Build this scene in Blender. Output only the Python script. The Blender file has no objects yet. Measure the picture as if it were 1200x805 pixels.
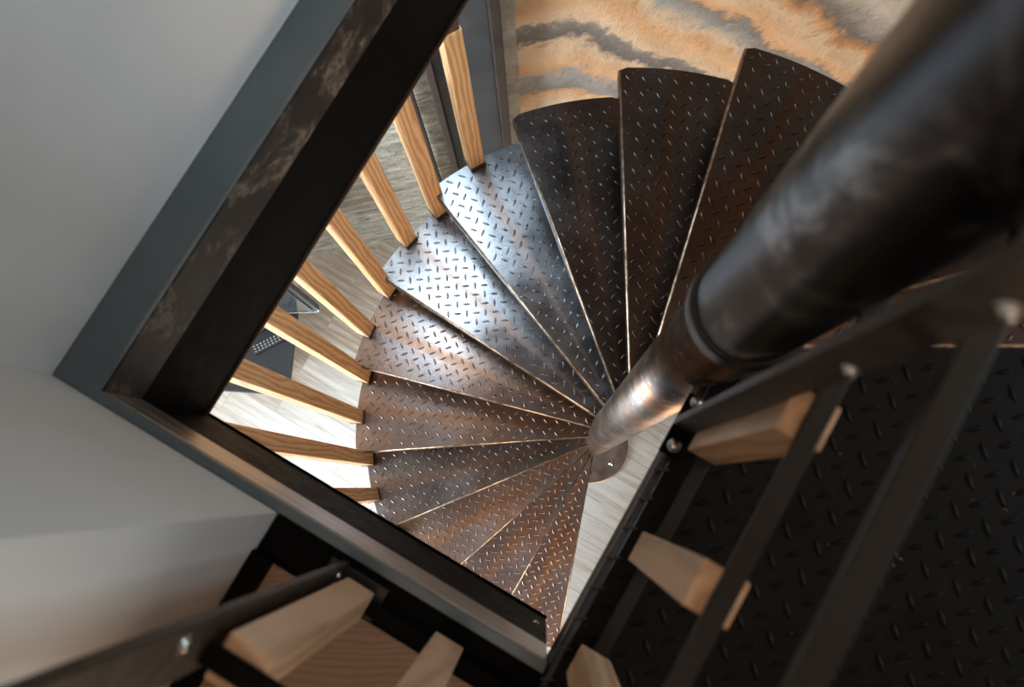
import bpy, bmesh, math, random
from mathutils import Vector, Matrix, noise
random.seed(7)
D = bpy.data
COL = bpy.context.scene.collection
R = math.radians
PI = math.pi

# ------------------------------------------------------------------ frames
E1 = Vector((0.5, 0.8660254, 0)); E2 = Vector((0.8660254, -0.5, 0))   # the square opening: along / across
def HP(a, b, z=0.0):
    v = E1 * a + E2 * b
    return Vector((v.x, v.y, z))
HZ = math.atan2(E1.y, E1.x)                                            # 60 degrees
POLE = Vector((0.2257, 0.1892, 0))
RISE = 0.19; TH0 = R(127.964); DTH = R(18.666); OFF = 0.0137
ZP = 2.85                                                              # upper floor level
def theta(k): return TH0 - DTH * (k - 8)

# ------------------------------------------------------------------ materials
def new_mat(name):
    m = D.materials.new(name); m.use_nodes = True
    nt = m.node_tree; nt.nodes.clear()
    out = nt.nodes.new('ShaderNodeOutputMaterial'); b = nt.nodes.new('ShaderNodeBsdfPrincipled')
    nt.links.new(b.outputs[0], out.inputs[0])
    return m, nt, b
class NT:
    def __init__(s, name):
        s.m, s.nt, s.b = new_mat(name)
    def n(s, t, **kw):
        x = s.nt.nodes.new(t)
        for k, v in kw.items():
            if k.startswith('i_'): x.inputs[k[2:].replace('_', ' ')].default_value = v
            else: setattr(x, k, v)
        return x
    def l(s, a, b): s.nt.links.new(a, b)
    def set(s, **kw):
        for k, v in kw.items(): s.b.inputs[k.replace('_', ' ')].default_value = v
        return s
    def coord(s, kind='Object', scale=(1,1,1), rot=(0,0,0), loc=(0,0,0), src=None):
        mp = s.n('ShaderNodeMapping'); mp.inputs['Scale'].default_value = scale
        mp.inputs['Rotation'].default_value = rot; mp.inputs['Location'].default_value = loc
        if src is None:
            if kind == 'Position': src = s.n('ShaderNodeNewGeometry').outputs['Position']
            else: src = s.n('ShaderNodeTexCoord').outputs[kind]
        s.l(src, mp.inputs[0]); return mp.outputs[0]
    def noise(s, vec, scale=5, detail=4, rough=.55, dist=0):
        x = s.n('ShaderNodeTexNoise'); x.inputs['Scale'].default_value = scale; x.inputs['Detail'].default_value = detail
        x.inputs['Roughness'].default_value = rough; x.inputs['Distortion'].default_value = dist
        s.l(vec, x.inputs['Vector']); return x.outputs['Fac']
    def ramp(s, fac, stops, interp='LINEAR'):
        x = s.n('ShaderNodeValToRGB'); cr = x.color_ramp; cr.interpolation = interp
        while len(cr.elements) < len(stops): cr.elements.new(.5)
        for e, (p, c) in zip(cr.elements, stops):
            e.position = p; e.color = (c[0], c[1], c[2], 1) if not isinstance(c, (int, float)) else (c, c, c, 1)
        s.l(fac, x.inputs[0]); return x.outputs[0]
    def mix(s, fac, a, b, mode='MIX'):
        x = s.n('ShaderNodeMix', data_type='RGBA', blend_type=mode)
        for sock, v in ((x.inputs[0], fac), (x.inputs[6], a), (x.inputs[7], b)):
            if isinstance(v, (int, float)): sock.default_value = v
            elif isinstance(v, tuple): sock.default_value = (v[0], v[1], v[2], 1)
            else: s.l(v, sock)
        return x.outputs[2]
    def math(s, op, a, b=None, c=None):
        x = s.n('ShaderNodeMath', operation=op)
        for i, v in enumerate((a, b, c)):
            if v is None: continue
            if isinstance(v, (int, float)): x.inputs[i].default_value = v
            else: s.l(v, x.inputs[i])
        return x.outputs[0]
    def bump(s, h, strength=.3, dist=.01):
        x = s.n('ShaderNodeBump'); x.inputs['Strength'].default_value = strength; x.inputs['Distance'].default_value = dist
        s.l(h, x.inputs['Height']); s.l(x.outputs[0], s.b.inputs['Normal'])
    def base(s, c):
        if isinstance(c, tuple): s.b.inputs['Base Color'].default_value = (c[0], c[1], c[2], 1)
        else: s.l(c, s.b.inputs['Base Color'])
    def rough(s, c):
        if isinstance(c, (int, float)): s.b.inputs['Roughness'].default_value = c
        else: s.l(c, s.b.inputs['Roughness'])

def simple(name, col, rough=.5, metal=0.0, var=.25, vscale=12):
    t = NT(name); v = t.coord('Object'); n = t.noise(v, vscale, 4)
    t.base(t.ramp(n, [(.3, tuple(c*(1-var) for c in col)), (.7, tuple(min(1, c*(1+var)) for c in col))]))
    t.rough(t.ramp(n, [(.3, max(.03, rough-.08)), (.7, min(1, rough+.08))]))
    t.set(Metallic=metal)
    return t.m

def mat_tread():
    t = NT('patterned steel plate')
    v = t.coord('Object')
    sep = t.n('ShaderNodeSeparateXYZ'); t.l(v, sep.inputs[0])
    info = t.n('ShaderNodeObjectInfo'); rnd = info.outputs['Random']
    # angle about the pole: a band of heat tint runs along the middle of each plate where the rib is welded below
    ang = t.math('ABSOLUTE', t.math('ARCTAN2', sep.outputs[1], sep.outputs[0]))
    n1 = t.noise(t.coord('Object', loc=(3,1,0)), 7, 4, .6)
    n2 = t.noise(v, 34, 4, .6)
    band = t.math('SUBTRACT', 1.0, t.math('SMOOTH_MIN', t.math('MULTIPLY', t.math('ADD', ang, t.math('MULTIPLY', t.math('SUBTRACT', n1, .5), .03)), 24.0), 1.0, .2))
    dark = t.ramp(n1, [(.25, (.085,.083,.083)), (.5, (.17,.168,.168)), (.75, (.28,.275,.275))])
    rust = t.ramp(n2, [(.3, (.20,.085,.035)), (.7, (.36,.175,.085))])
    patch = t.ramp(t.noise(t.coord('Object', scale=(1.2,3,1), loc=(9,4,2)), 3.0, 3, .5, .4), [(.40, 0.0), (.6, .9)])
    csep = t.n('ShaderNodeSeparateColor'); t.l(info.outputs['Color'], csep.inputs[0])
    c = t.mix(t.math('MULTIPLY', patch, csep.outputs[0]), dark, rust)
    c = t.mix(t.math('MULTIPLY', csep.outputs[0], .6), c, (.25,.155,.115))
    c = t.mix(t.math('MULTIPLY', band, t.math('ADD', .3, t.math('MULTIPLY', csep.outputs[0], .5))), c, rust)
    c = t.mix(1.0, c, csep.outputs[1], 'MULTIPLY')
    t.base(c)
    t.set(Metallic=.92)
    t.rough(t.math('ADD', t.math('ADD', t.ramp(n1, [(.3, .19), (.7, .32)]), csep.outputs[2]), t.math('MULTIPLY', band, .1)))
    t.bump(t.noise(v, 160, 2), .06, .002)
    return t.m
def mat_edge():
    t = NT('worn plate edge with lit line')  # worn fold, brightened in colour for the light its edge catches
    n = t.noise(t.coord('Object'), 60, 4, .65)
    t.base(t.ramp(n, [(.35, (.18,.10,.06)), (.62, (.50,.385,.28))])); t.set(Metallic=.9)
    t.rough(t.ramp(n, [(.3, .28), (.7, .45)]))
    return t.m
def mat_pole():
    t = NT('raw rolled steel tube')
    v = t.coord('Object', scale=(1,1,6)); n = t.noise(v, 9, 6, .65, .3)
    n2 = t.noise(t.coord('Object', scale=(1,1,.35), loc=(4,2,0)), 14, 5, .6)
    c = t.ramp(n2, [(.3, (.06,.052,.048)), (.52, (.125,.105,.095)), (.72, (.26,.225,.20))])
    pr = t.noise(t.coord('Object', scale=(1,1,.6), loc=(1,5,.4)), 6, 3, .5)
    c = t.mix(t.ramp(pr, [(.50, 0.0), (.64, .5)]), c, (.34,.16,.08))
    rg = t.noise(t.coord('Object', scale=(.5,.5,1)), 95, 3, .7)
    c = t.mix(t.ramp(rg, [(.60, 0.0), (.68, .5)]), c, (.55,.48,.42))
    t.base(c); t.set(Metallic=.95)
    t.rough(t.ramp(n, [(.3, .30), (.7, .48)]))
    t.bump(n, .10, .003)
    return t.m
def mat_dark_pole():
    t = NT('mill scale steel tube')
    n = t.noise(t.coord('Object', scale=(1,1,.6)), 11, 6, .65, .5)
    c = t.ramp(n, [(.3, (.006,.005,.0045)), (.50, (.018,.0145,.013)), (.56, (.10,.095,.092)), (.64, (.38,.385,.39))])
    t.base(c); t.set(Metallic=.85)
    t.rough(t.ramp(n, [(.3, .26), (.7, .42)]))
    t.bump(n, .12, .004)
    return t.m
def mat_black_steel():
    t = NT('black painted steel'); n = t.noise(t.coord('Object'), 25, 4)
    t.base(t.ramp(n, [(.3, (.002,.0017,.0015)), (.75, (.0035,.003,.0026))]))
    t.rough(t.ramp(n, [(.3, .5), (.7, .65)])); t.set(Specular_IOR_Level=.06)
    return t.m
def mat_plate_dark():
    t = NT('black patterned plate'); n = t.noise(t.coord('Object'), 14, 5, .65); n2 = t.noise(t.coord('Object', loc=(2,7,1)), 90, 2)
    c = t.ramp(n, [(.3, (.0035,.003,.0026)), (.75, (.008,.0068,.0056))])
    c = t.mix(t.ramp(n2, [(.74, 0.0), (.78, .5)]), c, (.35,.22,.12))
    t.base(c); t.rough(t.ramp(n, [(.3, .40), (.7, .55)])); t.set(Metallic=.0, Specular_IOR_Level=.11)
    return t.m
def mat_flange():
    t = NT('blue grey primed steel'); n = t.noise(t.coord('Object'), 6, 5, .6)
    t.base(t.ramp(n, [(.3, (.12,.152,.168)), (.7, (.165,.20,.216))])); t.rough(t.ramp(n, [(.3, .36), (.7, .5)])); t.set(Metallic=.35)
    return t.m
def mat_scuffed(name, along):
    t = NT(name)
    rz = -HZ if along else 0
    v = t.coord('Position', rot=(0, 0, -HZ if along else -HZ), scale=(1,1,1))
    n = t.noise(v, 11, 6, .7, .6); f = t.noise(v, 70, 5, .75)
    sep = t.n('ShaderNodeSeparateXYZ'); t.l(t.n('ShaderNodeNewGeometry').outputs['Position'], sep.inputs[0])
    m = t.math('MULTIPLY', t.ramp(n, [(.50, 0.0), (.60, 1.0)]), t.ramp(f, [(.38, 0.0), (.6, 1.0)]))
    t.base(t.mix(m, t.ramp(n, [(.3, (.022,.017,.014)), (.6, (.048,.036,.030))]), (.24,.19,.145)))
    t.rough(t.ramp(n, [(.3, .34), (.65, .6)])); t.set(Metallic=.4)
    return t.m
def mat_streak():
    t = NT('rolled steel with long streaks')
    v0 = t.coord('Position', rot=(0,0,R(30)))
    mp = t.n('ShaderNodeMapping'); t.l(v0, mp.inputs[0]); mp.inputs['Scale'].default_value = (2.2, 30, 30)
    n = t.noise(mp.outputs[0], 2.4, 6, .65, .3)
    t.base(t.ramp(n, [(.3, (.20,.16,.135)), (.5, (.50,.42,.36)), (.7, (.75,.69,.64))]))
    t.rough(t.ramp(n, [(.3, .28), (.7, .42)])); t.set(Metallic=.8)
    return t.m
def mat_wood(name, lo, hi, ring=1.0, scale=(1,1,.12)):
    t = NT(name)
    tc = t.n('ShaderNodeTexCoord'); info = t.n('ShaderNodeObjectInfo')
    add = t.n('ShaderNodeVectorMath', operation='MULTIPLY_ADD')
    cmb = t.n('ShaderNodeCombineXYZ')
    for i in range(3): t.l(t.math('MULTIPLY', info.outputs['Random'], (3.1, 5.7, 9.3)[i]), cmb.inputs[i])
    t.l(tc.outputs['Object'], add.inputs[0]); add.inputs[1].default_value = (1,1,1); t.l(cmb.outputs[0], add.inputs[2])
    v = t.coord(src=add.outputs[0], scale=scale)
    w = t.n('ShaderNodeTexWave', wave_type='RINGS', rings_direction='Z'); w.inputs['Scale'].default_value = 11*ring
    w.inputs['Distortion'].default_value = 11; w.inputs['Detail'].default_value = 3; w.inputs['Detail Scale'].default_value = .9
    t.l(v, w.inputs['Vector'])
    f = t.noise(t.coord(src=add.outputs[0], scale=(1,1,.04)), 240, 3, .6)
    mixv = t.math('ADD', t.math('MULTIPLY', w.outputs['Fac'], .7), t.math('MULTIPLY', f, .3))
    c = t.ramp(mixv, [(.12, lo), (.5, tuple((a+b)/2*1.04 for a, b in zip(lo, hi))), (.85, hi)])
    t.base(c); t.rough(.48); t.bump(f, .05, .002)
    return t.m
def mat_floor():
    t = NT('whitewashed wood planks')
    g = t.n('ShaderNodeNewGeometry').outputs['Position']
    v = t.coord(src=g, rot=(0, 0, R(30)))
    br = t.n('ShaderNodeTexBrick'); br.offset = .37; br.inputs['Scale'].default_value = 1
    br.inputs['Brick Width'].default_value = .62; br.inputs['Row Height'].default_value = .105
    br.inputs['Mortar Size'].default_value = .0018; br.inputs['Mortar Smooth'].default_value = .3
    br.inputs['Color1'].default_value = (0,0,0,1); br.inputs['Color2'].default_value = (1,1,1,1); br.inputs['Mortar'].default_value = (.5,.5,.5,1)
    t.l(v, br.inputs['Vector'])
    tone = br.outputs['Color']
    # shift the grain from plank to plank
    sh = t.n('ShaderNodeVectorMath', operation='MULTIPLY_ADD'); t.l(tone, sh.inputs[0]); sh.inputs[1].default_value = (4,7,3); t.l(v, sh.inputs[2])
    gv = t.coord(src=sh.outputs[0], scale=(1.1, 15, 1))
    g1 = t.noise(gv, 3.2, 6, .68, .6); g2 = t.noise(t.coord(src=sh.outputs[0], scale=(2, 60, 1)), 3, 4, .7)
    pt = t.noise(t.coord(src=sh.outputs[0], scale=(1.6, 6, 1)), 2.2, 3, .5)
    pale = t.ramp(g1, [(.30, (.36,.32,.27)), (.44, (.58,.55,.505)), (.62, (.67,.655,.62))])
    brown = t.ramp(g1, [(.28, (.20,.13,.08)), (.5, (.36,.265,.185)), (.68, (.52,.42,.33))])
    # daylight falling off towards the stone wall, painted in as browner planks
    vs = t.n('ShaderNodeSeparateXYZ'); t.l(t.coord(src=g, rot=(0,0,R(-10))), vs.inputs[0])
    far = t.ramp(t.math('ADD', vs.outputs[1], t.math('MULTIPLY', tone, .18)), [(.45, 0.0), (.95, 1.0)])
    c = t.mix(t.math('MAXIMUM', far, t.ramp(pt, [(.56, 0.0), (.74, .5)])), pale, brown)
    c = t.mix(t.ramp(g2, [(.62, 0.0), (.75, .35)]), c, (.33,.30,.27))
    c = t.mix(t.math('MULTIPLY', br.outputs['Fac'], .7), c, (.30,.27,.24))
    t.base(c); t.rough(t.ramp(g1, [(.3, .5), (.7, .38)]))
    t.bump(t.math('SUBTRACT', t.math('MULTIPLY', g2, .4), br.outputs['Fac']), .12, .002)
    return t.m
WALL_ROT = 11.8
def mat_stone():
    t = NT('layered sandstone')
    g = t.n('ShaderNodeNewGeometry').outputs['Position']
    sp = t.n('ShaderNodeSeparateXYZ'); t.l(t.coord(src=g, rot=(0,0,R(-WALL_ROT))), sp.inputs[0])
    s, z = sp.outputs[0], sp.outputs[2]
    nv = t.coord(src=g, rot=(0,0,R(-WALL_ROT)))
    nw = t.noise(nv, 3.4, 5, .6); nf = t.noise(t.coord(src=g, rot=(0,0,R(-WALL_ROT)), scale=(1,1,1.1)), 12, 7, .68, .5)
    fold = t.math('MAXIMUM', 0.0, t.math('SUBTRACT', s, .38))
    zc = t.math('ADD', t.math('ADD', z, t.math('MULTIPLY', fold, 1.12)), t.math('ADD', t.math('MULTIPLY', t.math('SUBTRACT', nw, .5), .26), t.math('MULTIPLY', t.math('SUBTRACT', nf, .5), .22)))
    orange = (.70,.385,.185); cream = (.72,.51,.33); grey = (.24,.205,.175); bluegrey = (.33,.315,.295); pale = (.58,.49,.40); deep=(.56,.26,.10); slate=(.155,.135,.12)
    bands = [(0.0, pale), (.18, pale), (.30, grey), (.36, pale), (.455, cream), (.475, orange), (.495, grey), (.535, bluegrey), (.56, orange), (.605, cream), (.625, slate), (.655, grey), (.668, cream),
             (.72, orange), (.745, cream), (.775, bluegrey), (.80, grey), (.815, orange), (.87, cream), (.90, deep), (.93, slate), (1.0, pale)]
    c = t.ramp(t.math('MULTIPLY', zc, .4), bands)
    # the older weathered part left of the column is grey green with cream streaks
    st = t.noise(t.coord(src=g, rot=(0,0,R(-WALL_ROT)), scale=(1,1,4.0)), 9, 9, .8, .8)
    c2 = t.ramp(st, [(.33, (.06,.055,.045)), (.43, (.22,.22,.185)), (.53, (.36,.345,.285)), (.62, (.58,.49,.39)), (.73, (.60,.41,.26))])
    left = t.ramp(s, [(-.02, 1.0), (.06, 0.0)]) if False else t.math('LESS_THAN', s, .02)
    c = t.mix(left, c, c2)
    # a mortar strip beside the column
    strip = t.math('MULTIPLY', t.math('LESS_THAN', s, .203), t.math('GREATER_THAN', s, .02))
    c = t.mix(t.math('MULTIPLY', strip, .85), c, t.ramp(nf, [(.35, (.25,.235,.20)), (.65, (.46,.42,.35))]))
    sk = t.noise(t.coord(src=g, rot=(0,0,R(-WALL_ROT)), scale=(1,1,.8)), 28, 8, .76, .6)
    c = t.mix(t.ramp(sk, [(.30, .7), (.42, 0.0)]), c, (.22,.115,.055))
    c = t.mix(t.ramp(sk, [(.56, 0.0), (.72, .55)]), c, (.78,.62,.46))
    c = t.mix(t.ramp(nf, [(.26, .6), (.40, 0.0)]), c, (.30,.17,.09))
    t.base(c); t.rough(.8)
    t.bump(t.math('ADD', t.math('MULTIPLY', nf, .6), t.math('MULTIPLY', sk, .4)), .8, .03)
    return t.m
def mat_plaster():
    t = NT('painted plaster'); n = t.noise(t.coord('Position'), 5, 4)
    t.base(t.ramp(n, [(.3, (.66,.655,.64)), (.7, (.71,.705,.69))])); t.rough(.75)
    t.bump(t.noise(t.coord('Position'), 90, 3), .03, .003)
    return t.m

M = dict(
    rim=simple('dark steel with lit rim', (.075,.073,.072), .36, .8, .4, 30),  # lighter steel paints in the light caught by the landing's rounded edge
    tread=mat_tread(), edge=mat_edge(), pole=mat_pole(), dpole=mat_dark_pole(), black=mat_black_steel(), dplate=mat_plate_dark(),
    flange=mat_flange(), scuff=mat_scuffed('scuffed brown steel', True), streak=mat_streak(),
    ash=mat_wood('oiled ash wood', (.47,.225,.085), (.72,.43,.205), 2.2), beech=mat_wood('planed ash wood', (.46,.265,.145), (.62,.39,.225), 1.4, (1,1,.22)),
    oak=mat_wood('brown oak boards', (.25,.145,.085), (.32,.192,.115), 1.6, (.5,2.2,1)),
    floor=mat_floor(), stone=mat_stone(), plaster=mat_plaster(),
    bolt=simple('zinc bolt', (.62,.60,.56), .22, 1.0, .15), bracket=simple('dark bracket steel', (.035,.028,.024), .4, .5),
    spacer=simple('brown primed steel', (.10,.055,.035), .5, .3), colsteel=simple('grey rolled steel', (.026,.026,.026), .55, 0, .25, 9),
    browncol=simple('brown rolled steel', (.030,.017,.012), .5, .1, .25, 9), plateb=simple('blackened base plate', (.30,.235,.195), .38, .8, .35, 14),
    console=simple('black lacquer', (.010,.0105,.0115), .45, 0, .2), plastic=simple('black plastic', (.012,.012,.013), .4, 0, .2), button=simple('grey rubber', (.30,.30,.30), .6, 0, .1),
    bezel=simple('anthracite frame', (.035,.045,.05), .35, .4), silver=simple('silver trim', (.72,.72,.72), .25, 1.0, .08),
    screen=simple('glossy screen', (.22,.24,.235), .10, .85, .05), ceil=simple('brown board ceiling', (.42,.24,.13), .6, 0, .2, 3), white=simple('white ceiling paint', (.75,.75,.74), .8, 0, .03),
    rustbar=simple('rust edged steel', (.028,.018,.012), .5, .2, .5, 40), dkbar=simple('dark olive steel', (.011,.011,.0095), .45, .4, .25),
)

# ------------------------------------------------------------------ object helpers
def link(name, bm, mats, parent=None, smooth=False, loc=None):
    me = D.meshes.new(name); bm.normal_update()
    bmesh.ops.recalc_face_normals(bm, faces=bm.faces[:])
    if smooth:
        for f in bm.faces: f.smooth = True
    bm.to_mesh(me); bm.free()
    for m in (mats if isinstance(mats, (list, tuple)) else [mats]): me.materials.append(m)
    o = D.objects.new(name, me); COL.objects.link(o)
    if parent:
        o.parent = parent
        rl = parent.matrix_world.translation if False else abs_loc(parent)
        o.location = (Vector(loc) if loc is not None else Vector((0,0,0))) - rl
    elif loc is not None: o.location = loc
    return o
def abs_loc(o):
    v = Vector((0,0,0))
    while o: v += o.location; o = o.parent
    return v
def thing(name, label, cat, loc=(0,0,0), group=None):
    o = D.objects.new(name, None); COL.objects.link(o); o.location = loc; o.empty_display_size = .1
    o['label'] = label; o['category'] = cat
    if group: o['group'] = group
    return o
def tag(o, label, cat, group=None):
    o['label'] = label; o['category'] = cat
    if group: o['group'] = group
    return o
def struct(name, bm, m, **kw):
    o = link(name, bm, m, **kw); o['kind'] = 'structure'; return o
def bev(bm, w=.003, seg=2):
    bmesh.ops.bevel(bm, geom=bm.edges[:], offset=w, segments=seg, profile=.6, affect='EDGES', clamp_overlap=True)
def box_pts(bm, corners, z0, z1):
    """prism over a list of (x,y) corners"""
    lo = [bm.verts.new((p[0], p[1], z0)) for p in corners]; hi = [bm.verts.new((p[0], p[1], z1)) for p in corners]
    n = len(corners)
    bm.faces.new(lo[::-1]); bm.faces.new(hi)
    for i in range(n): bm.faces.new((lo[i], lo[(i+1) % n], hi[(i+1) % n], hi[i]))
def hbox(bm, a0, a1, b0, b1, z0, z1):
    box_pts(bm, [HP(a0,b0), HP(a1,b0), HP(a1,b1), HP(a0,b1)], z0, z1)
def hb(a0, a1, b0, b1, z0, z1, w=.0025):
    bm = bmesh.new(); hbox(bm, a0, a1, b0, b1, z0, z1)
    if w: bev(bm, w)
    return bm
def rbox(cx, cy, sx, sy, z0, z1, rot=0, w=.003):
    bm = bmesh.new(); c, s = math.cos(rot), math.sin(rot)
    box_pts(bm, [(cx + c*x - s*y, cy + s*x + c*y) for x, y in ((-sx/2,-sy/2),(sx/2,-sy/2),(sx/2,sy/2),(-sx/2,sy/2))], z0, z1)
    if w: bev(bm, w)
    return bm
def lathe(profile, seg=64, cx=0, cy=0):
    bm = bmesh.new(); rings = []
    for r, z in profile: rings.append([bm.verts.new((cx + r*math.cos(2*PI*i/seg), cy + r*math.sin(2*PI*i/seg), z)) for i in range(seg)])
    for A, B in zip(rings, rings[1:]):
        for i in range(seg): bm.faces.new((A[i], A[(i+1) % seg], B[(i+1) % seg], B[i]))
    bm.faces.new(rings[0][::-1]); bm.faces.new(rings[-1])
    return bm
def hexbolt(bm, p, ax=Vector((0,0,1)), r=.008, h=.006, dome=True):
    """round head bolt on a washer"""
    ax = Vector(ax).normalized(); q = ax.to_track_quat('Z', 'Y').to_matrix(); p = Vector(p)
    prof = [(r*1.45, 0), (r*1.45, .0015), (r, .0015), (r, h*.6)]
    if dome: prof += [(r*.85, h*.85), (r*.55, h), (r*.2, h*1.04)]
    rings = [[bm.verts.new(p + q @ Vector((rr*math.cos(i*PI/8), rr*math.sin(i*PI/8), z))) for i in range(16)] for rr, z in prof]
    for A, B in zip(rings, rings[1:]):
        for i in range(16): bm.faces.new((A[i], A[(i+1) % 16], B[(i+1) % 16], B[i]))
    bm.faces.new(rings[0][::-1]); bm.faces.new(rings[-1])
def lens(bm, x, y, ang, z=0, L=.0255, W=.0068, H=.0022, mi=0):
    """one raised lens of the plate pattern"""
    n = 7; c, s = math.cos(ang), math.sin(ang); prev = None
    tip0 = bm.verts.new((x - c*L/2, y - s*L/2, z)); tip1 = bm.verts.new((x + c*L/2, y + s*L/2, z)); rows = []
    for i in range(1, n):
        t = i/n*2 - 1; w = W/2*(1 - t*t); h = H*(1 - t*t)**.5 if abs(t) < 1 else 0
        px, py = x + c*L/2*t, y + s*L/2*t; row = []
        for u, hh in ((-1, 0), (-.45, 1), (.45, 1), (1, 0)):
            row.append(bm.verts.new((px - s*w*u, py + c*w*u, z + h*hh)))
        rows.append(row)
    fs = []
    for A, B in zip(rows, rows[1:]):
        for i in range(3): fs.append(bm.faces.new((A[i], B[i], B[i+1], A[i+1])))
    for i in range(3):
        fs.append(bm.faces.new((tip0, rows[0][i], rows[0][i+1]))); fs.append(bm.faces.new((tip1, rows[-1][i+1], rows[-1][i])))
    for f in fs: f.smooth = True; f.material_index = mi
def in_poly(x, y, P):
    r = False; n = len(P)
    for i in range(n):
        x1, y1 = P[i]; x2, y2 = P[(i+1) % n]
        if (y1 > y) != (y2 > y) and x < (x2-x1)*(y-y1)/(y2-y1) + x1: r = not r
    return r
def lenses(bm, poly, ang0, z, pitch=.041, x0=0, y0=0, ext=1.2, keep=None):
    c, s = math.cos(ang0), math.sin(ang0); N = int(ext/pitch) + 2
    for i in range(-N, N):
        for j in range(-N, N):
            for k in (0, 1):
                u = (i + .5*k)*pitch; w = (j + .5*k)*pitch
                x, y = x0 + c*u - s*w, y0 + s*u + c*w
                a = ang0 + PI/4 + (0 if k == 0 else PI/2)
                if keep and not keep(x, y): continue
                if all(in_poly(x + d*math.cos(a), y + d*math.sin(a), poly) for d in (-.0135, .0135, 0)):
                    lens(bm, x, y, a, z)

# ------------------------------------------------------------------ the staircase
stair = thing('spiral_staircase', 'brown steel spiral staircase of patterned plate treads winding around a round pole', 'staircase', (POLE.x, POLE.y, 0))
RK = {10: .859, 11: .848, 12: .836, 13: .836, 14: .836}
def tread_mesh(k):
    Rk = RK.get(k, .871); d = DTH/2; T = .005
    def npt(s, side, shift):        # a point on the front (+1) or rear (-1) nosing line, in the tread's own frame
        a = d*side; u = Vector((math.cos(a), math.sin(a))); n = Vector((-u.y, u.x))
        return u*s + n*(OFF + shift)
    s0 = .056
    f0, f1 = npt(s0, 1, 0), npt(math.sqrt(Rk*Rk - OFF*OFF), 1, 0)
    rs = -.020
    b0, b1 = npt(s0, -1, rs), npt(math.sqrt(Rk*Rk - (OFF+rs)**2), -1, rs)
    a1, a2 = math.atan2(f1.y, f1.x), math.atan2(b1.y, b1.x)
    # clip the sharp outer corner a little
    arc = []
    for i in range(15):
        a = a1 + (a2-a1)*i/14; rr = Rk - (.006 if i in (0, 14) else 0); arc.append((rr*math.cos(a), rr*math.sin(a)))
    bm = bmesh.new()
    un = Vector((-math.sin(d), math.cos(d)))     # outward normal of the front nosing
    rb = .0055                                    # radius of the folded front edge
    q0, q1 = f0 - un*rb, Vector(arc[0]) - un*rb
    poly = [tuple(q0), tuple(q1)] + arc[1:] + [tuple(b1)] + [tuple(b0)]
    top = [bm.verts.new((x, y, 0)) for x, y in poly]; bot = [bm.verts.new((x, y, -T)) for x, y in poly]
    n = len(poly); bm.faces.new(top); bm.faces.new(bot[::-1])
    for i in range(1, n): bm.faces.new((bot[i], bot[(i+1) % n], top[(i+1) % n], top[i]))
    # folded front edge and lip
    prof = [(0, 0)] + [(rb*math.sin(i*PI/12), -rb + rb*math.cos(i*PI/12)) for i in range(1, 7)] + [(rb, -.042), (rb - .005, -.042), (rb - .005, -.012), (0, -T)]
    ends = []
    for q in (q0, q1): ends.append([bm.verts.new((q.x + un.x*p, q.y + un.y*p, z)) for p, z in prof])
    m = len(prof)
    for i in range(m):
        j = (i+1) % m
        f = bm.faces.new((ends[0][i], ends[1][i], ends[1][j], ends[0][j]))
        if i < 6: f.material_index = 1; f.smooth = True
    bm.faces.new(ends[0]); bm.faces.new(ends[1][::-1])
    # welded rib below
    hb_ = [(.056, -.004), (Rk - .06, -.004), (Rk - .06, .004), (.056, .004)]
    lo = [bm.verts.new((x, y, -.045 if x < .3 else -.02)) for x, y in hb_]; hi = [bm.verts.new((x, y, -T)) for x, y in hb_]
    bm.faces.new(lo[::-1])
    for i in range(4): bm.faces.new((lo[i], lo[(i+1) % 4], hi[(i+1) % 4], hi[i]))
    bmesh.ops.recalc_face_normals(bm, faces=bm.faces[:])
    lenses(bm, poly, random.uniform(-.05, .05), 0.0, x0=random.uniform(0, .03), y0=random.uniform(0, .03))
    me = D.meshes.new('tread'); bm.to_mesh(me); bm.free()
    me.materials.append(M['tread']); me.materials.append(M['edge'])
    return me
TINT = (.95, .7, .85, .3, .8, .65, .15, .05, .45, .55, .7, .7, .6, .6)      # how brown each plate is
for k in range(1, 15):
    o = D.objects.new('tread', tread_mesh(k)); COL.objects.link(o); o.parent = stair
    q = TINT[k-1]; o.color = (q, 1.0 if 4 < k < 9 else (1.5 if k < 4 else (1.0 if k == 4 else .32)), .2 if k < 4 else (.06 if k < 6 else 0), 1)  # brightness channel paints shade into upper treads, sheen into the lowest
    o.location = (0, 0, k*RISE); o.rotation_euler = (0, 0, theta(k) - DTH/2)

# pole: stacked lower sleeves, a gap ring, then the upper tube
link('pole', lathe([(.060, .012), (.060, 3.0)], 96), M['pole'], stair, True, (POLE.x, POLE.y, 0))
o = link('upper_pole', lathe([(.0615, 3.0), (.0615, 5.2)], 96), M['dpole'], stair, True, (POLE.x, POLE.y, 0)); o['label'] = 'dark mill scale upper pole'
o = link('collar', lathe([(.0603, 2.995), (.0655, 2.998), (.0672, 3.004), (.0672, 3.032), (.0655, 3.037), (.0617, 3.038)], 96), M['bracket'], stair, True, (POLE.x, POLE.y, 0)); o['label'] = 'black collar ring'
bp = link('base_plate', lathe([(.172, 0), (.172, .009), (.169, .012)], 96), M['plateb'], stair, False, (POLE.x, POLE.y, 0.0))
for a in (-95, -41, 30, 110, 200):
    b = bmesh.new(); hexbolt(b, (POLE.x + .125*math.cos(R(a)), POLE.y + .125*math.sin(R(a)), .012), r=.0085, h=.009)
    link('bolt', b, M['bolt'], bp, True)

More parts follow.
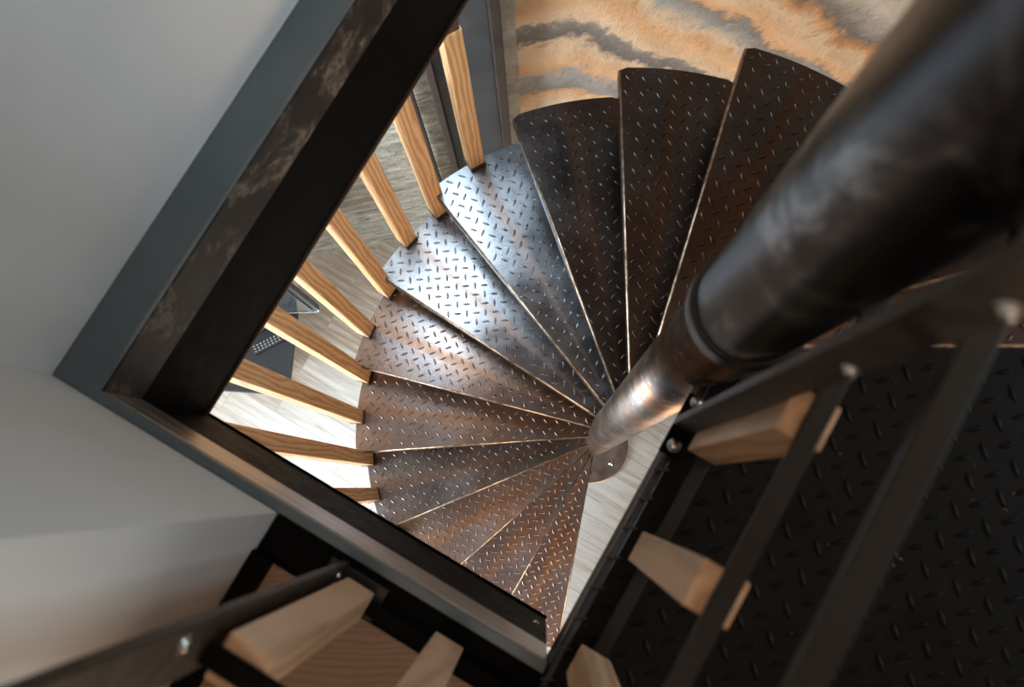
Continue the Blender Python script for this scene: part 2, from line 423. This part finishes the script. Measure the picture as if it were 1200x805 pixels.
# balusters on the outer ends of the treads
def square_post(w, h, bevel=.002):
    bm = bmesh.new(); box_pts(bm, [(-w/2,-w/2),(w/2,-w/2),(w/2,w/2),(-w/2,w/2)], 0, h); bev(bm, bevel, 1)
    return bm
BW = .046
def mesh_of(bm, name, mat):
    me = D.meshes.new(name); bm.to_mesh(me); bm.free(); me.materials.append(mat); return me
ZTOP = 2.285
bb = bmesh.new(); box_pts(bb, [(-.0243,-.0243),(.0243,-.0243),(.0243,.0243),(-.0243,.0243)], -.012, .017); bev(bb, .0015, 1)
brk = mesh_of(bb, 'foot_bracket', M['bracket'])
spm = mesh_of(square_post(.040, 2.49 - ZTOP), 'top_spacer', M['spacer'])
for k, t in ((8, 8.50), (7, 7.95), (7, 7.47), (6, 6.935), (6, 6.40), (5, 5.915), (5, 5.40), (4, 4.90), (4, 4.43), (3, 3.885), (3, 3.40), (2, 2.87), (2, 2.37), (1, 1.85)):
    zt = k*RISE + .0125; a = TH0 - DTH*(t - 8); r = .866
    px, py = POLE.x + r*math.cos(a), POLE.y + r*math.sin(a)
    o = link('baluster', square_post(BW, ZTOP - zt), M['ash'], stair, False, (px, py, zt)); o.rotation_euler = (0, 0, a)
    for nm, me, z in (('foot_bracket', brk, 0), ('top_spacer', spm, ZTOP - zt)):
        c = D.objects.new(nm, me); COL.objects.link(c); c.parent = o; c.location = (0, 0, z)

# ------------------------------------------------------------------ steel beams around the opening
def beam(name, label, along, lo, hi, face, fl, out):
    """channel beam: along = 1 runs in E1 at b = face, along = 2 runs in E2 at a = face; out = side of the flange"""
    def bx(u0, u1, w0, w1, z0, z1, w=.002):
        w0, w1 = min(w0, w1), max(w0, w1)
        return hb(u0, u1, w0, w1, z0, z1, w) if along == 1 else hb(w0, w1, u0, u1, z0, z1, w)
    t = thing(name, label, 'beam', HP((lo+hi)/2 if along == 1 else face, face if along == 1 else (lo+hi)/2, 2.48))
    s = out
    return t, bx
BF = -.554; BA = -.1765
t, bx = beam('steel_beam', 'long black steel beam with scuffed brown band, running from the corner to the stone wall', 1, BA, 1.22, BF, .064, -1)
link('flange', bx(-.191, 1.2, BF - .064, BF - .001, ZP - .012, ZP), M['flange'], t)
link('upper_web', bx(BA - .0115, 1.2, BF - .012, BF, ZP - .122, ZP - .0125, .0025), M['scuff'], t)
link('fascia', bx(BA - .0115, 1.2, BF - .012, BF - .001, 2.492, ZP - .1225, .001), M['black'], t)
o = link('bottom_lip', bx(BA - .0115, 1.2, BF - .012, BF + .004, 2.486, 2.492, .001), M['spacer'], t); o['label'] = 'thin brown bottom lip'
t, bx = beam('steel_beam', 'shorter steel beam with grey streaked top strip, running from the corner to the plate landing', 2, BF, .1, BA, .0145, -1)
link('flange', bx(-.618, .1108, BA - .0145, BA - .001, ZP - .0119, ZP + .0004), M['flange'], t)
link('upper_web', bx(BF + .0005, .1108, BA - .012, BA, ZP - .122, ZP - .0125, .0025), M['streak'], t)
link('fascia', bx(BF + .0005, .1108, BA - .012, BA - .001, 2.492, ZP - .1225, .001), M['black'], t)
link('bottom_lip', bx(BF + .005, .1108, BA - .012, BA + .003, 2.486, 2.492, .001), M['black'], t)
b = bmesh.new(); hexbolt(b, HP(BA - .001, .092, 2.60), E1, .0035, .004); link('bolt', b, M['bolt'], t, True)

# ------------------------------------------------------------------ black plate landing at the top of the stairs
EDGE = .1115
land = thing('plate_landing', 'black patterned steel plate landing beside the pole at the top of the stairs', 'landing', HP(-.2, .5, ZP))
ro = .011
pe = HP(-.62, EDGE + ro); pt = HP(.252, EDGE + ro)
poly = [(pe.x, pe.y), (pt.x, pt.y), (.30, .172), (2.2, .163), (2.3, -1.6), tuple(HP(-.62, 1.6).xy)]
bm = bmesh.new()
top = [bm.verts.new((x, y, ZP)) for x, y in poly]; bot = [bm.verts.new((x, y, ZP - .006)) for x, y in poly]
bm.faces.new(top); bm.faces.new(bot[::-1])
for i in range(1, len(poly)): bm.faces.new((bot[i], bot[(i+1) % len(poly)], top[(i+1) % len(poly)], top[i]))
ends = []
pr = [(0, 0)] + [(ro*math.sin(i*PI/12), -ro + ro*math.cos(i*PI/12)) for i in range(1, 7)] + [(ro, -.07), (ro - .005, -.07), (ro - .005, -.014), (0, -.006)]
for q in (pe, pt): ends.append([bm.verts.new(q - E2*p + Vector((0, 0, ZP + z))) for p, z in pr])
for i in range(len(pr)):
    j = (i+1) % len(pr); f = bm.faces.new((ends[0][i], ends[1][i], ends[1][j], ends[0][j]))
    if i < 6: f.smooth = True; f.material_index = 1
bm.faces.new(ends[0]); bm.faces.new(ends[1][::-1])
bmesh.ops.recalc_face_normals(bm, faces=bm.faces[:])
for i in range(-14, 6):                                                # raised lenses cut by the folded edge
    if i in (3, 4): continue                                           # the post foot sits here
    q = HP(i*.041 + .012, EDGE + ro*.75); lens(bm, q.x, q.y, HZ + R(-62), ZP - .0026, L=.022, H=.004, mi=1)
lenses(bm, [(p[0] - (.006 if i < 2 else 0), p[1]) for i, p in enumerate(poly)], HZ, ZP, x0=.01, y0=.02, ext=1.6, keep=lambda x, y: x < 1.15 and y > -.75)
link('deck_plate', bm, [M['dplate'], M['rim']], land)
bm = bmesh.new(); box_pts(bm, [(.30, .1725), (2.2, .1635), (2.2, .169), (.30, .178)], ZP - .045, ZP + .0015); bev(bm, .0015, 1)
o = link('nosing', bm, M['edge'], land); o['label'] = 'worn front edge with painted lit line'

# ------------------------------------------------------------------ guard railings
ZB = 2.876; ZM = 3.268; SB = .0385
def guard(name, label, loc): return thing(name, label, 'railing', loc)
gm = bmesh.new(); box_pts(gm, [(-SB/2,-SB/2),(SB/2,-SB/2),(SB/2,SB/2),(-SB/2,SB/2)], 0, ZM - ZB); bev(gm, .0022, 2)
gmesh = mesh_of(gm, 'baluster', M['beech'])
def gbal(t, a, b, rz=0):
    o = D.objects.new('baluster', gmesh); COL.objects.link(o); o.parent = t
    o.location = HP(a, b, ZB) - t.location; o.rotation_euler = (0, 0, HZ + rz); return o
# right: along the landing edge
gr = guard('guard_railing', 'guard railing with wooden balusters on the plate landing, in front of the pole', HP(0, .15, ZP))
for i in range(5): gbal(gr, .1465 - .1493*i, .1505, (0, PI, 0, PI, 0)[i])
link('bottom_rail', hb(-.62, .30, .1465, .1645, ZB - .007, ZB, .0015), M['dkbar'], gr)
link('middle_rail', hb(-.62, .30, .1473, .1643, ZM, ZM + .006, .0015), M['dkbar'], gr)
link('top_rail', hb(-.62, .30, .1465, .1645, 3.487, 3.495, .0015), M['dkbar'], gr)
p = link('post', hb(.150, .160, .103, .1302, ZP + .0062, 3.74, .0015), M['rustbar'], gr)
bm = hb(.112, .196, .1035, .1305, ZP + .0002, ZP + .006, .002)
pf = link('post_foot', bm, M['black'], gr)
for a in (.1265, .187):
    b = bmesh.new(); hexbolt(b, HP(a, .1175, ZP + .006), (0,0,1), .0062, .006); link('bolt', b, M['bolt'], pf, True)
for z, b_ in ((3.425, .1235), (3.596, .1235)):
    b = bmesh.new(); hexbolt(b, HP(.150, b_, z), -E1, .0040, .005); link('bolt', b, M['bolt'], p, True)
# left: along the shorter beam
gl = guard('guard_railing', 'guard railing with wooden balusters over the brown boards beside the shorter beam', HP(-.227, 0, ZP))
for i in range(3): gbal(gl, -.2265, -.1285 + .1235*i, (PI/2, -PI/2, PI/2)[i])
link('bottom_rail', hb(-.2355, -.2175, -.156, .110, ZB - .007, ZB, .0015), M['black'], gl)
link('middle_rail', hb(-.2375, -.2190, -.156, .110, ZM, ZM + .006, .0015), M['black'], gl)
link('top_rail', hb(-.2355, -.2175, -.156, .110, 3.487, 3.495, .0015), M['black'], gl)
p = link('post', hb(-.246, -.196, -.1655, -.1565, ZP + .006, 3.74, .0015), M['rustbar'], gl)
bm = bmesh.new(); hbox(bm, -.243, -.2, -.180, -.098, ZP, ZP + .006); bev(bm, .002)
pf = link('post_foot', bm, M['bracket'], gl)
b = bmesh.new(); hexbolt(b, HP(-.207, -.1555, 2.905), E2, .004, .004); link('bolt', b, M['bolt'], p, True)
b = bmesh.new(); hexbolt(b, HP(-.219, -.1555, 2.905), E2, .004, .004); link('bolt', b, M['bolt'], p, True)
b = bmesh.new(); hexbolt(b, HP(-.210, -.1565, 3.335), E2, .0055, .005); link('bolt', b, M['bolt'], p, True)

# ------------------------------------------------------------------ upper floor, walls
struct('trim_1', hb(-.241, -.192, -.268, .111, ZP - .02, ZP - .002, .002), M['black'])
struct('trim_2', hb(-2.4, -.2415, -.269, -.2405, ZP - .02, ZP + .012, .002), M['black'])
struct('trim_3', hb(-.2455, -.2415, -.240, .111, ZP - .02, ZP + .001, .001), M['black'])
bm = hb(-2.4, -.246, -.2400, .111, ZP - .03, ZP - .001, 0)
fl2 = struct('floor_upper', bm, M['oak'])
struct('wall_left', hb(-.3, 1.215, -.74, -.6185, ZP - .36, 5.2, 0), M['plaster'])
struct('wall_front', hb(-.30, -.1915, -.6184, -.392, ZP - .36, 5.2, 0), M['plaster'])
struct('wall_side', hb(-2.4, -.1915, -.3915, -.2695, ZP - .36, 5.2, 0), M['plaster'])

# stone wall with real relief
nrm = Vector((-math.sin(R(WALL_ROT)), math.cos(R(WALL_ROT)), 0)); tan = Vector((nrm.y, -nrm.x, 0)); W0 = nrm * 1.2895
def relief(s, z):
    f = max(0, s - .38)*1.12; zc = z + f
    p = Vector((s*1.2, 0, zc*3.4))
    h = noise.fractal(p, .9, 2.1, 5)*.020 + noise.noise(Vector((s*.8, 3, zc*9)))*.010 + noise.fractal(Vector((s*9, 1, z*9)), 1, 2, 3)*.004
    if s < .2: h *= .5
    return h
bm = bmesh.new(); s0, s1 = -1.9, 2.5; zs = [i*.016 for i in range(150)] + [2.4 + i*.14 for i in range(21)]
NS = 250; grid = []
for z in zs:
    grid.append([bm.verts.new(W0 + tan*(s0 + (s1-s0)*i/NS) - nrm*(.012 + relief(s0 + (s1-s0)*i/NS, z)) + Vector((0,0,z))) for i in range(NS+1)])
for A, B in zip(grid, grid[1:]):
    for i in range(NS): bm.faces.new((A[i], A[i+1], B[i+1], B[i])).smooth = True
bx_ = [W0 + tan*s0 + nrm*.2, W0 + tan*s1 + nrm*.2]
back = [[bm.verts.new(p + Vector((0,0,z))) for p in bx_] for z in (0, zs[-1])]
bm.faces.new((back[0][0], back[0][1], back[1][1], back[1][0]))
struct('wall_back', bm, M['stone'])
# ground floor and ceilings
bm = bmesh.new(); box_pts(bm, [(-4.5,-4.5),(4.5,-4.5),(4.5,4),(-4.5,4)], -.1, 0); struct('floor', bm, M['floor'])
bm = bmesh.new(); hbox(bm, -4, 1.18, -3.5, -.76, 2.50, 2.56); struct('ceiling_lower', bm, M['white'])
bm = bmesh.new(); box_pts(bm, [(-4.5,-4.5),(4.5,-4.5),(4.5,4),(-4.5,4)], 5.2, 5.3); struct('ceiling', bm, M['ceil'])

# ------------------------------------------------------------------ steel column and post against the stone
def wp(s, d, z=0): v = W0 + tan*s - nrm*d; return Vector((v.x, v.y, z))
def wbox(s0, s1, d0, d1, z0, z1, w=.002):
    bm = bmesh.new(); box_pts(bm, [wp(s0,d0), wp(s1,d0), wp(s1,d1), wp(s0,d1)], z0, z1)
    if w: bev(bm, w)
    return bm
col = thing('steel_column', 'grey and brown steel column standing against the stone wall behind the stairs', 'column', wp(.05, .1, 0))
link('web', wbox(-.052, .120, .060, .072, .012, 3.2), M['colsteel'], col)
o = link('flange', wbox(.1205, .150, .035, .110, .012, 3.2, .004), M['browncol'], col); o['label'] = 'brown right flange'
link('flange', wbox(-.075, -.0525, .035, .110, .012, 3.2, .004), M['browncol'], col)
link('base_plate', wbox(-.09, .165, .032, .13, 0, .0115), M['bracket'], col)
tag(link('steel_angle', wbox(-.150, -.132, .030, .075, 0, 3.2), M['bracket'], loc=None), 'thin dark steel angle standing against the stone wall left of the column', 'steel profile')

# ------------------------------------------------------------------ media corner
cons = thing('media_console', 'low black media console on the pale plank floor, partly hidden by the beam', 'console', (-1.25, .58, 0))
CR = R(-4)
link('top', rbox(-1.297, .575, .52, .36, .390, .42, CR, .004), M['console'], cons)
link('plinth', rbox(-1.40, .57, .20, .22, 0, .3895, CR, .003), M['plastic'], cons)
def remote(label, x, y, rot):
    t = thing('remote_control', label, 'remote control', (x, y, .42), 'remote controls on the console')
    link('body', rbox(x, y, .175, .044, .4203, .435, rot, .005), M['plastic'], t)
    for i in range(9):
        for j in range(3):
            u, w = -.072 + i*.0155, (j-1)*.012; c, s = math.cos(rot), math.sin(rot)
            link('button', rbox(x + c*u - s*w, y + s*u + c*w, .007, .006, .4345, .4372, rot, .001), M['button'], t)
remote('black remote control with grey buttons lying nearest the console edge', -1.128, .603, R(27))
remote('black remote control lying behind the other one, mostly under the beam', -1.175, .668, R(27))
tv = thing('television', 'flat television with dark frame and silver bottom strip beside the black console', 'television', (-1.1, .70, .42))
TR = R(2); tx, ty = -1.32, .703
link('bezel', rbox(tx, ty + .014, .82, .022, .50, 1.12, TR, .003), M['bezel'], tv)
link('screen', rbox(tx, ty - .0005, .775, .006, .52, 1.10, TR, .001), M['screen'], tv)
link('trim_strip', rbox(tx, ty - .001, .82, .010, .496, .508, TR, .001), M['silver'], tv)
link('stand', rbox(tx, ty + .01, .24, .04, .4205, .4995, TR, .003), M['bezel'], tv)

# ------------------------------------------------------------------ light
def area(name, loc, target, size, sizey, power, col):
    l = D.lights.new(name, 'AREA'); l.shape = 'RECTANGLE'; l.size = size; l.size_y = sizey; l.energy = power; l.color = col
    o = D.objects.new(name, l); COL.objects.link(o); o.location = loc
    o.rotation_euler = (Vector(target) - Vector(loc)).to_track_quat('-Z', 'Y').to_euler(); return o
area('daylight window', (-3.3, -1.7, 1.2), (-.2, .5, .7), 2.4, 2.0, 400, (.80, .91, 1.0))
area('front fill', (1.3, -3.4, .95), (.7, 1.3, .95), 1.8, 1.5, 112, (1.0, .80, .60))  # unseen warm fill added to light the stone and inner baluster faces
o = area('ceiling lamp', HP(.58, -.80, 2.47), HP(.58, -.80, 0), .28, .62, 17, (.58, .79, 1.0)); o.rotation_euler = (0, 0, HZ - PI/2)
area('landing window', (3.0, .2, 4.2), (-.6, .2, 3.6), 1.4, 1.4, 46, (.66, .86, 1.0))
area('upper fill', (-.32, -.68, 5.15), (-.32, -.68, 3), .9, .9, 5.5, (1.0, .76, .60))  # unseen warm fill added to brighten the lowest treads
area('second upper fill', (1.05, .55, 5.1), (.6, .3, 3), .8, .8, 3, (1.0, .66, .40))  # added fill without a fixture, warms the short plaster wall

w = D.worlds.new('World'); bpy.context.scene.world = w; w.use_nodes = True
w.node_tree.nodes['Background'].inputs[0].default_value = (.55, .58, .62, 1); w.node_tree.nodes['Background'].inputs[1].default_value = .10

# ------------------------------------------------------------------ camera
cam = D.cameras.new('Camera'); co = D.objects.new('Camera', cam); COL.objects.link(co)
right = Vector((.99945, 0, .03321)); down = Vector((-.00551, -.98612, .16595)); fwd = Vector((-.03275, .16604, .98557))
# the fit's axes are (x, y, depth); depth points down
cv = lambda v: Vector((v.x, v.y, -v.z))
right, down, fwd = cv(right), cv(down), cv(fwd)
m = Matrix((right, -down, -fwd)).transposed().to_4x4(); m.translation = (0, 0, 3.924)
co.matrix_world = m
cam.sensor_width = 36; cam.lens = 30; cam.clip_start = .02
cam.dof.use_dof = True; cam.dof.focus_distance = 2.6; cam.dof.aperture_fstop = 5.0
sc = bpy.context.scene; sc.camera = co
sc.view_settings.view_transform = 'Standard'; sc.view_settings.look = 'None'; sc.view_settings.exposure = 0; sc.view_settings.gamma = 1
sc.view_settings.use_curve_mapping = False
